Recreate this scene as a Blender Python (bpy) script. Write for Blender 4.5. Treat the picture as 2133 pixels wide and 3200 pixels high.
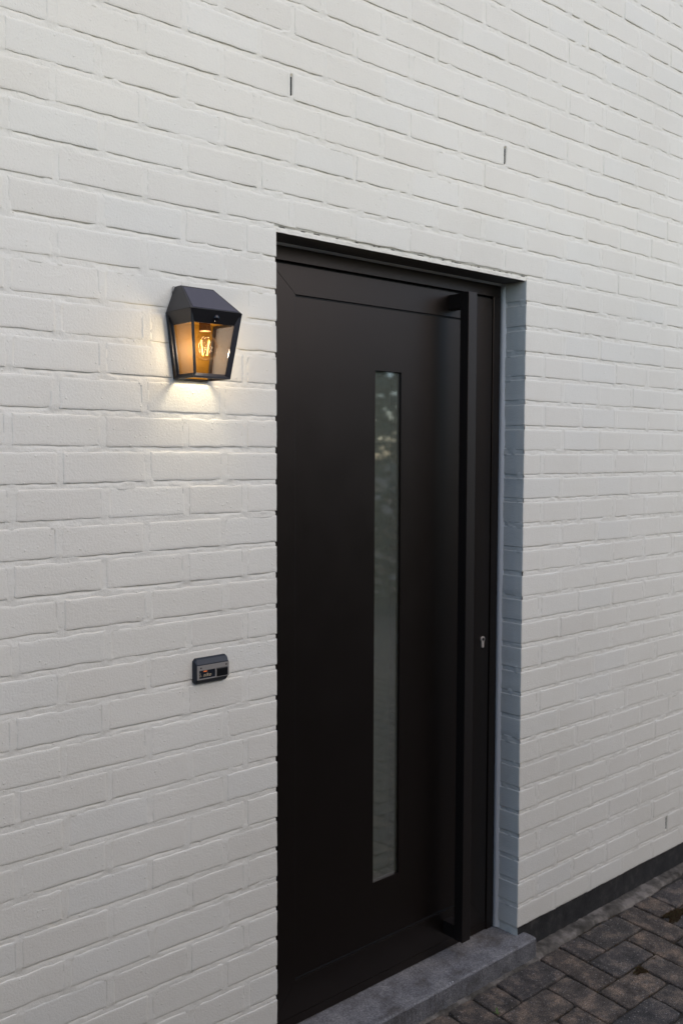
import bpy, bmesh, math, random
import numpy as np
from mathutils import Vector, Matrix

for o in list(bpy.data.objects):
    bpy.data.objects.remove(o, do_unlink=True)
scene = bpy.context.scene
COL = scene.collection
ZO = 2.17                     # height of the lintel line above the paving

# ------------------------------------------------------------------ camera
YAW, PITCH, ROLL = 0.7266, 0.0600, 0.0028
CAM = Vector((-1.4429, -1.8623, -0.5494 + ZO))
FPX = 2988.0                  # focal length in pixels of a 3200 px high picture
fw = Vector((math.sin(YAW) * math.cos(PITCH), math.cos(YAW) * math.cos(PITCH), -math.sin(PITCH)))
rt0 = Vector((math.cos(YAW), -math.sin(YAW), 0))
up0 = rt0.cross(fw)
rt = rt0 * math.cos(ROLL) + up0 * math.sin(ROLL)
up = -rt0 * math.sin(ROLL) + up0 * math.cos(ROLL)
cd = bpy.data.cameras.new('camera')
cam = bpy.data.objects.new('camera', cd)
COL.objects.link(cam)
cam.matrix_world = Matrix(((rt.x, up.x, -fw.x, CAM.x), (rt.y, up.y, -fw.y, CAM.y),
                           (rt.z, up.z, -fw.z, CAM.z), (0, 0, 0, 1)))
cd.sensor_width = 36.0
cd.lens = FPX / 3200 * 36.0
cd.clip_start = 0.05
cd.clip_end = 600
cd.dof.use_dof = True
cd.dof.focus_distance = 2.30
cd.dof.aperture_fstop = 4.5
scene.camera = cam
scene.render.resolution_x, scene.render.resolution_y = 682, 1024

# ------------------------------------------------------------------ sky, sun, exposure
SUN_EL, SUN_AZ = math.radians(36), math.radians(12)     # azimuth measured from -Y (street side) towards +X
wd = bpy.data.worlds.new('World')
scene.world = wd
wd.use_nodes = True
nt = wd.node_tree
bg = nt.nodes['Background']
sky = nt.nodes.new('ShaderNodeTexSky')
sky.sky_type = 'NISHITA'
sky.sun_disc = False
sky.sun_elevation = SUN_EL
sky.sun_rotation = math.pi - SUN_AZ
sky.air_density, sky.dust_density, sky.ozone_density = 1.0, 0.4, 3.5
nt.links.new(sky.outputs[0], bg.inputs[0])
bg.inputs[1].default_value = 0.15
sl = bpy.data.lights.new('sun', 'SUN')
sun = bpy.data.objects.new('sun', sl)
COL.objects.link(sun)
sdir = Vector((math.sin(SUN_AZ) * math.cos(SUN_EL), -math.cos(SUN_AZ) * math.cos(SUN_EL), math.sin(SUN_EL)))
sun.rotation_euler = sdir.to_track_quat('Z', 'Y').to_euler()
sl.energy = 1.2
sl.angle = math.radians(70)
sl.color = (1.0, 0.775, 0.505)
vs = scene.view_settings
vs.view_transform = 'Standard'
vs.look = 'None'
vs.gamma = 1.0
vs.exposure = 0.43
scene.render.engine = 'CYCLES'

# ------------------------------------------------------------------ helpers
rng = random.Random(7)
nrng = np.random.default_rng(11)

def link(name, me, mat=None, parent=None, smooth=False):
    o = bpy.data.objects.new(name, me)
    COL.objects.link(o)
    if mat and not me.materials:
        me.materials.append(mat)
    if parent:
        o.parent = parent
    if smooth:
        me.polygons.foreach_set('use_smooth', [True] * len(me.polygons))
    return o

def tag(o, label=None, cat=None, group=None, kind=None):
    if label: o['label'] = label
    if cat: o['category'] = cat
    if group: o['group'] = group
    if kind: o['kind'] = kind
    return o

def empty(name, loc, label=None, cat=None, kind=None, group=None):
    o = bpy.data.objects.new(name, None)
    o.empty_display_size = 0.05
    o.location = loc
    COL.objects.link(o)
    return tag(o, label, cat, group, kind)

def child(name, me, mat, parent, smooth=False):
    """mesh given in world coordinates, parented below a thing that only has a location"""
    o = link(name, me, mat, parent, smooth)
    p, off = parent, Vector((0, 0, 0))
    while p:
        off += p.location
        p = p.parent
    o.location = -off
    return o

def np_mesh(name, V, F, smooth=False):
    me = bpy.data.meshes.new(name)
    V = np.asarray(V, dtype=np.float32)
    F = np.asarray(F, dtype=np.int32)
    n, k = F.shape
    me.vertices.add(len(V)); me.vertices.foreach_set('co', V.ravel())
    me.loops.add(n * k); me.loops.foreach_set('vertex_index', F.ravel())
    me.polygons.add(n); me.polygons.foreach_set('loop_start', np.arange(0, n * k, k, dtype=np.int32))
    me.polygons.foreach_set('loop_total', np.full(n, k, dtype=np.int32))
    me.polygons.foreach_set('use_smooth', np.full(n, smooth))
    me.update(calc_edges=True)
    return me

def bm_mesh(name, bm, bevel=0.0, seg=2, smooth=False):
    if bevel > 0:
        bmesh.ops.bevel(bm, geom=list(bm.edges), offset=bevel, segments=seg, profile=0.5, affect='EDGES', clamp_overlap=True)
    bmesh.ops.recalc_face_normals(bm, faces=bm.faces)
    me = bpy.data.meshes.new(name)
    bm.to_mesh(me); bm.free()
    if smooth:
        me.polygons.foreach_set('use_smooth', [True] * len(me.polygons))
    return me

def add_box(bm, x0, x1, y0, y1, z0, z1):
    vs_ = [bm.verts.new((x, y, z)) for z in (z0, z1) for y in (y0, y1) for x in (x0, x1)]
    for f in ((0, 1, 3, 2), (4, 6, 7, 5), (0, 4, 5, 1), (2, 3, 7, 6), (0, 2, 6, 4), (1, 5, 7, 3)):
        bm.faces.new([vs_[i] for i in f])

def box(name, x0, x1, y0, y1, z0, z1, bevel=0.001, seg=2):
    bm = bmesh.new()
    add_box(bm, x0, x1, y0, y1, z0, z1)
    return bm_mesh(name, bm, bevel, seg)

def hexa(name, A, B, bevel=0.0):
    """solid between two quads given as four corners each"""
    bm = bmesh.new()
    a = [bm.verts.new(v) for v in A]; b = [bm.verts.new(v) for v in B]
    bm.faces.new(a[::-1]); bm.faces.new(b)
    for i in range(4):
        bm.faces.new((a[i], a[(i + 1) % 4], b[(i + 1) % 4], b[i]))
    return bm_mesh(name, bm, bevel, 1)

def lathe(name, prof, c, n=32, smooth=True):
    bm = bmesh.new()
    rings = []
    for r, z in prof:
        if r < 1e-6:
            rings.append([bm.verts.new((c[0], c[1], c[2] + z))])
        else:
            rings.append([bm.verts.new((c[0] + r * math.cos(2 * math.pi * i / n), c[1] + r * math.sin(2 * math.pi * i / n), c[2] + z)) for i in range(n)])
    for a, b in zip(rings, rings[1:]):
        for i in range(n):
            j = (i + 1) % n
            if len(a) == 1: bm.faces.new((a[0], b[j], b[i]))
            elif len(b) == 1: bm.faces.new((a[i], a[j], b[0]))
            else: bm.faces.new((a[i], a[j], b[j], b[i]))
    return bm_mesh(name, bm, smooth=smooth)

def tube(name, pts, r, n=8, smooth=True):
    bm = bmesh.new()
    P = [Vector(p) for p in pts]
    rings = []
    for k, p in enumerate(P):
        d = (P[min(k + 1, len(P) - 1)] - P[max(k - 1, 0)]).normalized()
        a = d.orthogonal().normalized() if k == 0 else (a - d * a.dot(d)).normalized()
        b = d.cross(a)
        rings.append([bm.verts.new(p + (a * math.cos(2 * math.pi * i / n) + b * math.sin(2 * math.pi * i / n)) * r) for i in range(n)])
    for q, s in zip(rings, rings[1:]):
        for i in range(n):
            bm.faces.new((q[i], q[(i + 1) % n], s[(i + 1) % n], s[i]))
    bm.faces.new(rings[0][::-1]); bm.faces.new(rings[-1])
    return bm_mesh(name, bm, smooth=smooth)

def vnoise(x, y, seed=0):
    """smooth value noise in 0..1 on arrays"""
    T = np.random.default_rng(seed).random((257, 257))
    xi, yi = np.floor(x).astype(int), np.floor(y).astype(int)
    fx, fy = x - xi, y - yi
    fx, fy = fx * fx * (3 - 2 * fx), fy * fy * (3 - 2 * fy)
    xi, yi = xi % 256, yi % 256
    return (T[xi, yi] * (1 - fx) + T[xi + 1, yi] * fx) * (1 - fy) + (T[xi, yi + 1] * (1 - fx) + T[xi + 1, yi + 1] * fx) * fy

# ------------------------------------------------------------------ materials
class Mat:
    def __init__(s, name):
        s.m = bpy.data.materials.new(name); s.m.use_nodes = True
        s.t = s.m.node_tree; s.n = s.t.nodes; s.b = s.n['Principled BSDF']; s.out = s.n['Material Output']
    def node(s, typ, **kw):
        n = s.n.new(typ)
        for k, v in kw.items():
            if hasattr(n, k): setattr(n, k, v)
        return n
    def l(s, a, b): s.t.links.new(a, b)
    def pos(s): return s.node('ShaderNodeNewGeometry').outputs['Position']
    def noise(s, scale, detail=3, rough=0.55, vec=None):
        n = s.node('ShaderNodeTexNoise')
        n.inputs['Scale'].default_value = scale; n.inputs['Detail'].default_value = detail; n.inputs['Roughness'].default_value = rough
        s.l(vec if vec is not None else s.pos(), n.inputs['Vector'])
        return n.outputs['Fac']
    def ramp(s, fac, stops):
        r = s.node('ShaderNodeValToRGB')
        e = r.color_ramp.elements
        while len(e) < len(stops): e.new(0.5)
        for q, (p, c) in zip(e, stops):
            q.position = p; q.color = (*c, 1) if len(c) == 3 else c
        s.l(fac, r.inputs[0]); return r.outputs[0]
    def mix(s, fac, a, b, mode='MIX'):
        m = s.node('ShaderNodeMix'); m.data_type = 'RGBA'; m.blend_type = mode
        for sock, v in ((m.inputs[0], fac), (m.inputs[6], a), (m.inputs[7], b)):
            if hasattr(v, 'links') or isinstance(v, bpy.types.NodeSocket): s.l(v, sock)
            elif isinstance(v, (int, float)): sock.default_value = v
            else: sock.default_value = (*v, 1)
        return m.outputs[2]
    def math(s, op, a, b=0.0):
        m = s.node('ShaderNodeMath'); m.operation = op
        for sock, v in ((m.inputs[0], a), (m.inputs[1], b)):
            if isinstance(v, bpy.types.NodeSocket): s.l(v, sock)
            else: sock.default_value = v
        return m.outputs[0]
    def schlick(s, f0, pw=5.0):
        lw = s.node('ShaderNodeLayerWeight'); lw.inputs[0].default_value = 0.5
        return s.math('ADD', s.math('MULTIPLY', s.math('POWER', lw.outputs['Facing'], pw), 1 - f0), f0)
    def bump(s, h, strength, dist, normal=None):
        b = s.node('ShaderNodeBump'); b.inputs['Strength'].default_value = strength; b.inputs['Distance'].default_value = dist
        s.l(h, b.inputs['Height'])
        if normal is not None: s.l(normal, b.inputs['Normal'])
        return b.outputs[0]
    def set(s, **kw):
        for k, v in kw.items():
            k = k.replace('_', ' ')
            if isinstance(v, bpy.types.NodeSocket): s.l(v, s.b.inputs[k])
            else: s.b.inputs[k].default_value = (*v, 1) if isinstance(v, tuple) and len(v) == 3 else v
        return s

def mat_paint():
    M = Mat('white_wall_paint')
    big = M.ramp(M.noise(2.2, 3), [(0.3, (0.77, 0.742, 0.65)), (0.7, (0.82, 0.794, 0.705))])
    oi = M.node('ShaderNodeObjectInfo').outputs['Random']
    tone = M.ramp(oi, [(0.0, (0.965, 0.955, 0.945)), (0.5, (1, 0.995, 0.985)), (1.0, (0.98, 0.985, 0.99))])
    c = M.mix(1.0, big, tone, 'MULTIPLY')
    speck = M.ramp(M.noise(330, 1), [(0.735, (0, 0, 0)), (0.775, (1, 1, 1))])
    c = M.mix(M.math('MULTIPLY', speck, 0.16), c, (0.42, 0.39, 0.34))
    v = M.node('ShaderNodeTexVoronoi'); v.inputs['Scale'].default_value = 75; M.l(M.pos(), v.inputs['Vector'])
    pim = M.ramp(v.outputs['Distance'], [(0.0, (1, 1, 1)), (0.2, (0, 0, 0))])
    keep = M.ramp(M.node('ShaderNodeSeparateColor').outputs[0], [(0.78, (0, 0, 0)), (0.8, (1, 1, 1))])
    sep = [n for n in M.n if n.bl_idname == 'ShaderNodeSeparateColor'][0]
    M.l(v.outputs['Color'], sep.inputs[0])
    pim = M.math('MULTIPLY', pim, keep)
    h = M.math('ADD', M.math('MULTIPLY', M.noise(210, 4, 0.6), 0.9), M.math('MULTIPLY', M.noise(42, 3), 0.7))
    h = M.math('ADD', h, M.math('MULTIPLY', pim, 1.0))
    return M.set(Base_Color=c, Roughness=0.55, Normal=M.bump(h, 0.62, 0.0017)).m

def mat_black(name, base, rough, bump=0.12, tint=(1.0, 0.80, 0.68)):
    M = Mat(name)
    r = M.math('ADD', M.math('MULTIPLY', M.noise(9, 3), 0.10), rough - 0.05)
    return M.set(Base_Color=base, Roughness=r, Normal=M.bump(M.noise(900, 2), bump, 0.0004), Specular_IOR_Level=0.5, Specular_Tint=tint).m

def mat_stone():
    M = Mat('blue_limestone')
    p = M.pos()
    c = M.ramp(M.noise(230, 4, 0.75, p), [(0.36, (0.115, 0.112, 0.110)), (0.52, (0.225, 0.218, 0.212)), (0.68, (0.38, 0.368, 0.355))])
    blot = M.ramp(M.noise(14, 5, 0.65, p), [(0.34, (0.58, 0.55, 0.52)), (0.5, (0.95, 0.95, 0.97)), (0.66, (1.25, 1.24, 1.22))])
    c = M.mix(1.0, c, blot, 'MULTIPLY')
    return M.set(Base_Color=c, Roughness=0.62, Normal=M.bump(M.noise(500, 4), 0.5, 0.0008)).m

def mat_paver():
    M = Mat('concrete_paver')
    p = M.pos()
    oi = M.node('ShaderNodeObjectInfo').outputs['Random']
    base = M.ramp(oi, [(0.0, (0.082, 0.072, 0.062)), (0.4, (0.112, 0.089, 0.070)), (0.75, (0.072, 0.067, 0.064)), (1.0, (0.140, 0.111, 0.086))])
    grain = M.ramp(M.noise(380, 3, 0.75, p), [(0.34, (0.3, 0.3, 0.3)), (0.52, (0.95, 0.95, 0.95)), (0.66, (2.6, 2.5, 2.35))])
    c = M.mix(1.0, base, grain, 'MULTIPLY')
    blot = M.ramp(M.noise(16, 5, 0.65, p), [(0.33, (0.42, 0.41, 0.40)), (0.5, (0.92, 0.92, 0.92)), (0.64, (2.1, 1.9, 1.7))])
    c = M.mix(1.0, c, blot, 'MULTIPLY')
    v = M.node('ShaderNodeTexVoronoi'); v.inputs['Scale'].default_value = 135; M.l(p, v.inputs['Vector'])
    sep = M.node('ShaderNodeSeparateColor'); M.l(v.outputs['Color'], sep.inputs[0])
    keep = M.ramp(sep.outputs[0], [(0.79, (0, 0, 0)), (0.81, (1, 1, 1))])
    agg = M.math('MULTIPLY', M.ramp(v.outputs['Distance'], [(0.22, (1, 1, 1)), (0.34, (0, 0, 0))]), keep)
    peb = M.ramp(sep.outputs[1], [(0.0, (0.30, 0.25, 0.20)), (0.6, (0.36, 0.33, 0.30)), (1.0, (0.20, 0.19, 0.19))])
    c = M.mix(M.math('MULTIPLY', agg, 0.8), c, peb)
    h = M.math('ADD', M.noise(520, 4, 0.7, p), M.math('MULTIPLY', M.noise(60, 3, 0.6, p), 1.3))
    return M.set(Base_Color=c, Roughness=0.85, Normal=M.bump(h, 1.0, 0.0026)).m

def mat_noise(name, stops, scale, rough=0.8, bump=0.6, dist=0.001, detail=5):
    M = Mat(name)
    return M.set(Base_Color=M.ramp(M.noise(scale, detail, 0.65), stops), Roughness=rough,
                 Normal=M.bump(M.noise(scale * 6, 4), bump, dist)).m

def mat_plain(name, col, rough, metal=0.0, **kw):
    return Mat(name).set(Base_Color=col, Roughness=rough, Metallic=metal, **kw).m

def mat_clear(name, tint, rough, ior=1.5, gl=1.0, pw=5.0):
    """thin clear glass: tinted see-through plus a mirror coat by Fresnel"""
    M = Mat(name)
    M.n.remove(M.b)
    tr = M.node('ShaderNodeBsdfTransparent'); tr.inputs[0].default_value = (*tint, 1)
    g = M.node('ShaderNodeBsdfGlossy'); g.inputs['Roughness'].default_value = rough; g.inputs[0].default_value = (gl, gl, gl, 1)
    f = M.schlick(((ior - 1) / (ior + 1)) ** 2, pw)
    mx = M.node('ShaderNodeMixShader'); M.l(f, mx.inputs[0]); M.l(tr.outputs[0], mx.inputs[1]); M.l(g.outputs[0], mx.inputs[2])
    M.l(mx.outputs[0], M.out.inputs[0]); return M.m

def mat_frosted():
    M = Mat('satin_glass')
    M.n.remove(M.b)
    rf = M.node('ShaderNodeBsdfRefraction'); rf.inputs['Color'].default_value = (0.80, 0.84, 0.78, 1); rf.inputs['Roughness'].default_value = 0.25; rf.inputs['IOR'].default_value = 1.08
    g = M.node('ShaderNodeBsdfGlossy'); g.inputs['Roughness'].default_value = 0.03
    f = M.schlick(0.27)
    df = M.node('ShaderNodeBsdfDiffuse'); df.inputs[0].default_value = (0.19, 0.20, 0.165, 1)
    m0 = M.node('ShaderNodeMixShader'); m0.inputs[0].default_value = 0.42; M.l(rf.outputs[0], m0.inputs[1]); M.l(df.outputs[0], m0.inputs[2])
    mx = M.node('ShaderNodeMixShader'); M.l(f, mx.inputs[0]); M.l(m0.outputs[0], mx.inputs[1]); M.l(g.outputs[0], mx.inputs[2])
    M.l(mx.outputs[0], M.out.inputs[0]); return M.m

def mat_emit(name, col, strength):
    return Mat(name).set(Base_Color=(0.02, 0.02, 0.02), Emission_Color=col, Emission_Strength=strength).m

PAINT = mat_paint()
DOOR = mat_black('dark_powder_coat', (0.0042, 0.0031, 0.0026), 0.36)
HANDLE = mat_black('black_handle_coat', (0.0095, 0.0085, 0.0080), 0.42)
LANTERN = mat_black('lantern_black_coat', (0.014, 0.0132, 0.014), 0.42, 0.2, (0.95, 0.92, 1.0))
STONE = mat_stone()
PAVER = mat_paver()
PLINTH = mat_noise('bitumen_plinth', [(0.35, (0.014, 0.013, 0.012)), (0.55, (0.026, 0.024, 0.022)), (0.72, (0.060, 0.054, 0.047))], 22, 0.75, 0.7, 0.0015)
LINTEL = mat_noise('dark_lintel_paint', [(0.3, (0.10, 0.092, 0.082)), (0.7, (0.125, 0.115, 0.10))], 12, 0.6, 0.2)
SEAL = mat_plain('white_sealant', (0.74, 0.73, 0.69), 0.45)
DARKGAP = mat_plain('black_rubber_seal', (0.006, 0.006, 0.006), 0.7)
STEEL = mat_plain('nickel_steel', (0.66, 0.60, 0.54), 0.42, 0.55)

# ================================================================== THE WALL
L, H, J = 0.2048, 0.077, 0.0125          # brick module, course height, joint width
W = 0.9751                               # width of the door opening
ANCH = 1.072                             # a head joint of the odd courses
DOORY = 0.095                            # door plane behind the wall face
ZBOT = -2.074                            # lower edge of the painted brick
ODD = lambda k: (k % 2) != 0
C_TOP, C_BOT = -24, 26                   # courses: index counts down from the lintel line
X_MIN, X_MAX = -2.35, 3.65

def project(x, y, z):
    q = Vector((x, y, z)) - CAM
    d = q.dot(fw)
    if d <= 0.05: return None
    return 1066.5 + FPX * q.dot(rt) / d, 1600 - FPX * q.dot(up) / d

wall = empty('brick_wall', (-0.5, 0, 0.0), 'white painted brick house wall surrounding the black front door', 'wall')

def head_joints(k):
    """x positions of the head joints in course k, and the closed spans (x0, x1) of its bricks"""
    off = ANCH if ODD(k) else ANCH + L / 2
    n0 = int(math.floor((X_MIN - off) / L)); n1 = int(math.ceil((X_MAX - off) / L))
    js = [off + i * L + 0.0035 * math.sin(i * 12.9 + k * 7.7) for i in range(n0, n1 + 1)]
    if k < 0:
        spans = [(a + J / 2, b - J / 2) for a, b in zip(js, js[1:])]
        return js, spans
    left = [j for j in js if j < -0.12]
    if not ODD(k): left = left + [-0.0945 + 0.003 * math.sin(k * 3.1)]
    right = [j for j in js if j > W + 0.06]
    sp = [(a + J / 2, b - J / 2) for a, b in zip(left, left[1:])]
    sp.append((left[-1] + J / 2, 0.0))
    sp.append((W, right[0] - J / 2))
    sp += [(a + J / 2, b - J / 2) for a, b in zip(right, right[1:])]
    return left + right, sp

def brick_geo(w, h, depth, seed):
    """rounded brick body, front on y=0 facing -Y, centred in x and z"""
    r = random.Random(seed)
    hw, hh, c = w / 2, h / 2, 0.0024
    per = []
    nx = max(2, int(w / 0.022))
    nz = 3
    def side(a, b, n):
        for i in range(n):
            t = i / n
            per.append((a[0] + (b[0] - a[0]) * t, a[1] + (b[1] - a[1]) * t))
    cor = [((hw - c, hh), (hw, hh - c)), ((hw, -hh + c), (hw - c, -hh)), ((-hw + c, -hh), (-hw, -hh + c)), ((-hw, hh - c), (-hw + c, hh))]
    P = []
    for q in range(4):
        a, b = cor[q]; nxt = cor[(q + 1) % 4][0]
        mid = ((a[0] + b[0]) / 2 * 0.996 + (0.0012 if a[0] + b[0] > 0 else -0.0012), (a[1] + b[1]) / 2 + (0.0012 if a[1] + b[1] > 0 else -0.0012))
        P += [a, mid]
        n = nz if q % 2 == 0 else nx
        ln_ = math.hypot(nxt[0] - b[0], nxt[1] - b[1])
        for t in [0.0, 0.0035 / ln_] + [i / n for i in range(1, n)] + [1 - 0.0035 / ln_]:
            P.append((b[0] + (nxt[0] - b[0]) * t, b[1] + (nxt[1] - b[1]) * t))
    n = len(P)
    jit = []
    for i, (x, z) in enumerate(P):
        amp = 0.0010 if r.random() < 0.85 else 0.0020
        if depth > 0.05 and abs(x) > hw - 0.004: amp *= 0.35
        jit.append(amp * (r.random() - 0.5) * 2)
    rings = [(0.0, depth), (0.0, 0.0050), (0.0001, 0.0013), (0.0005, 0.00035), (0.0015, 0.0), (0.0055, -0.0001), (0.0100, -0.0001)]
    V = []
    bow = [(r.random() - 0.5) * 0.0012 for _ in range(4)]
    for ins, y in rings:
        for i, (x, z) in enumerate(P):
            d = ins - jit[i]
            f = 1 - d / hw, 1 - d / hh
            yy = y
            if y < 0.007:
                yy += (bow[0] * x / hw + bow[1] * z / hh) * 0.5
                if 0.0 <= y < 0.004: yy += abs(jit[i]) * 0.3
            V.append((x * f[0] if abs(x) > hw * 0.5 else x - d * x / hw, yy, z * f[1]))
    F = []
    m = len(rings)
    for k in range(m - 1):
        for i in range(n):
            j = (i + 1) % n
            F.append((k * n + i, k * n + j, (k + 1) * n + j, (k + 1) * n + i))
    cap = list(range((m - 1) * n, m * n))
    return V, F, cap

_brick_cache = {}
def brick_mesh(w, h, depth, var):
    key = (round(w / 0.004), round(h / 0.003), depth, var)
    if key in _brick_cache: return _brick_cache[key]
    V, F, cap = brick_geo(key[0] * 0.004, h, depth, hash(key) & 0xffff)
    me = bpy.data.meshes.new('brick')
    me.from_pydata(V, [], F + [cap])
    bm = bmesh.new(); bm.from_mesh(me); bmesh.ops.recalc_face_normals(bm, faces=bm.faces); bm.to_mesh(me); bm.free()
    me.polygons.foreach_set('use_smooth', [True] * len(me.polygons))
    me.materials.append(PAINT)
    _brick_cache[key] = me
    return me

bricks = []
for k in range(C_TOP, C_BOT + 1):
    js, spans = head_joints(k)
    zt = -k * H - J / 2
    zb = -(k + 1) * H + J / 2
    if k == C_BOT: zb = ZBOT
    for (x0, x1) in spans:
        if x1 - x0 < 0.03: continue
        jamb = k >= 0 and (abs(x1) < 0.01 or abs(x0 - W) < 0.01)
        bricks.append((x0, x1, zb + ZO, zt + ZO, jamb, k))

def screen_area(b):
    pts = [project(x, 0, z) for x in (b[0], b[1]) for z in (b[2], b[3])]
    if any(p is None for p in pts): return 0.0
    a, c, d, e = pts[0], pts[2], pts[3], pts[1]
    cx = [min(max(p[0], 0), 2133) for p in (a, c, d, e)]; cy = [min(max(p[1], 0), 3200) for p in (a, c, d, e)]
    return 0.5 * abs(sum(cx[i] * cy[(i + 1) % 4] - cx[(i + 1) % 4] * cy[i] for i in range(4)))

order = sorted(bricks, key=screen_area, reverse=True)
massV, massF, massCap, nv = [], [], [], 0
for rank, b in enumerate(order):
    x0, x1, zb, zt, jamb, k = b
    w, h = x1 - x0, zt - zb
    depth = 0.088 if jamb else 0.03
    var = rng.randrange(6)
    loc = Vector(((x0 + x1) / 2 + rng.uniform(-.0008, .0008) * (not jamb), rng.uniform(-.0004, .0004), (zb + zt) / 2 + rng.uniform(-.0012, .0012)))
    rot = (rng.uniform(-.012, .006), rng.uniform(-.006, .006) * (0.3 if jamb else 1), rng.uniform(-.003, .003))
    me = brick_mesh(w, h, depth, var)
    wq = round(w / 0.004) * 0.004
    S = Matrix.Diagonal((w / wq, 1, 1, 1))
    T = Matrix.Translation(loc) @ Matrix.Rotation(rot[0], 4, 'X') @ Matrix.Rotation(rot[1], 4, 'Y') @ Matrix.Rotation(rot[2], 4, 'Z') @ S
    if rank < 300:
        o = bpy.data.objects.new('brick', me); COL.objects.link(o); o.parent = wall
        o.matrix_local = Matrix.Translation(-wall.location) @ T
    else:
        co = np.empty(len(me.vertices) * 3); me.vertices.foreach_get('co', co); co = co.reshape(-1, 3)
        M4 = np.array(T); massV.append(co @ M4[:3, :3].T + M4[:3, 3])
        for p in me.polygons:
            vv = [v + nv for v in p.vertices]
            (massF if len(vv) == 4 else massCap).append(vv)
        nv += len(co)
me = bpy.data.meshes.new('brick_mass')
me.from_pydata(np.concatenate(massV).tolist(), [], massF + massCap)
me.polygons.foreach_set('use_smooth', [True] * len(me.polygons))
tag(child('distant_bricks', me, PAINT, wall), kind='stuff')

# ---- mortar: one uneven sheet, deeper right under each course, smeared over brick edges here and there
xs = np.concatenate([np.arange(X_MIN, -1.15, 0.016), np.arange(-1.15, 2.5, 0.004), np.arange(2.5, X_MAX, 0.016)])
for cut in (-0.0035, W + 0.0035):
    xs[np.argmin(abs(xs - cut))] = cut
offs = np.array([-.0150, -.0115, -.0080, -.0056, -.0030, -.0004, .0020, .0042, .0060, .0080, .0115, .0150, .028, .038, .050])   # above the joint line
zl = np.concatenate([-k * H + offs for k in range(C_BOT, C_TOP - 1, -1)])
zl = zl[zl > ZBOT]
zl = np.sort(np.concatenate([[ZBOT], zl]))
zl[np.argmin(abs(zl + 0.0105))] = -0.0105
zl = np.sort(zl)
GX, GZ = np.meshgrid(xs, zl)
kc = np.round(-GZ / H)
dz = GZ + kc * H                                                   # distance from nearest bed joint line
bed = np.clip(1 - np.abs(dz) / 0.0075, 0, 1)
lowf = vnoise(GX * 7 + kc * 31.7, kc * 5.3 + 3, 1)
lowf2 = vnoise(GX * 2.3 + kc * 11.1, kc * 3.7, 2)
fine = vnoise(GX * 130, GZ * 130, 3)
mid = vnoise(GX * 45, GZ * 60, 4)
rec = 0.0006 + 0.0009 * lowf2 + 0.0005 * lowf
under = np.clip((dz - 0.0005) / 0.0055, 0, 1)                      # just below the brick above
under = under * 1.0
rec_under = 0.0030 * under * np.clip(-0.15 + 1.15 * vnoise(GX * 4 + kc * 17, kc * 2.1 + 9, 5), 0, 2)
smear = np.clip((vnoise(GX * 26 + kc * 3.3, kc * 9.1, 6) - 0.66) * 5, 0, 1) * (np.abs(dz) < 0.0085)
rec = rec * (1 - 0.9 * smear)
rec += (fine - 0.5) * 0.0011 + (mid - 0.5) * 0.0016
# head joints: keep shallower, and full depth hidden below the bricks
inbrick = np.abs(dz) > 0.0118
headrec = 0.0001 + 0.0011 * (vnoise(GX * 60, GZ * 140, 8) - 0.5) + (fine - 0.5) * 0.0008 + 0.0011 * np.clip((vnoise(GX * 4 + 5, np.floor(-GZ / H) * 3.3 + 2, 12) - 0.6) * 3, 0, 1)
kcour = np.floor(-GZ / H).astype(int)
dist = np.full(GX.shape, 9.0)
for k in range(C_TOP, C_BOT + 1):
    sel = kcour == k
    if not sel.any(): continue
    js = np.array(head_joints(k)[0])
    gx = GX[sel]
    dist[sel] = np.min(np.abs(gx[:, None] - js[None, :]), axis=1)
rec = rec + rec_under * (1 - 0.8 * smear) * np.clip((dist - 0.010) / 0.014, 0, 1)
rec = np.maximum(rec, np.where(dz < 0.002, 0.0006, -0.0002))
near = dist < 0.0135
wn = np.clip(np.abs(dz) / 0.0110, 0, 1) * (dist < 0.0135)
rec = rec * (1 - wn) + headrec * wn
lip = (GX > -0.004) & (GX < W + 0.004) & (GZ < 0.0052) & (GZ > -0.013)
rec = np.where(lip, 0.0042 + (fine - 0.5) * 0.002 + (mid - 0.5) * 0.002 + 0.002 * (GZ > 0.001), rec)
rec = np.where(inbrick & ~lip, np.where(dist < 0.0128, headrec, 0.006), rec)
weeps = [(0.0475, -4.5), (0.865, -4.5), (1.886, 25.5)]
for wx, ki in weeps:
    wx = min(head_joints(int(math.floor(ki)))[0], key=lambda j: abs(j - wx))
    rec = np.where((np.abs(GX - wx) < 0.0034) & (np.abs(GZ + ki * H) < 0.0240), 0.016, rec)
V = np.stack([GX, rec, GZ + ZO], -1).reshape(-1, 3)
nx, nz = len(xs), len(zl)
idx = np.arange(nx * nz).reshape(nz, nx)
F = np.stack([idx[:-1, :-1], idx[:-1, 1:], idx[1:, 1:], idx[1:, :-1]], -1)
cx = (GX[:-1, :-1] + GX[1:, 1:]) / 2; cz = (GZ[:-1, :-1] + GZ[1:, 1:]) / 2
hole = (cx > -0.0035) & (cx < W + 0.0035) & (cz < -0.0105)
F = F[~hole]
child('mortar', np_mesh('mortar', V, F, True), PAINT, wall)

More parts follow.
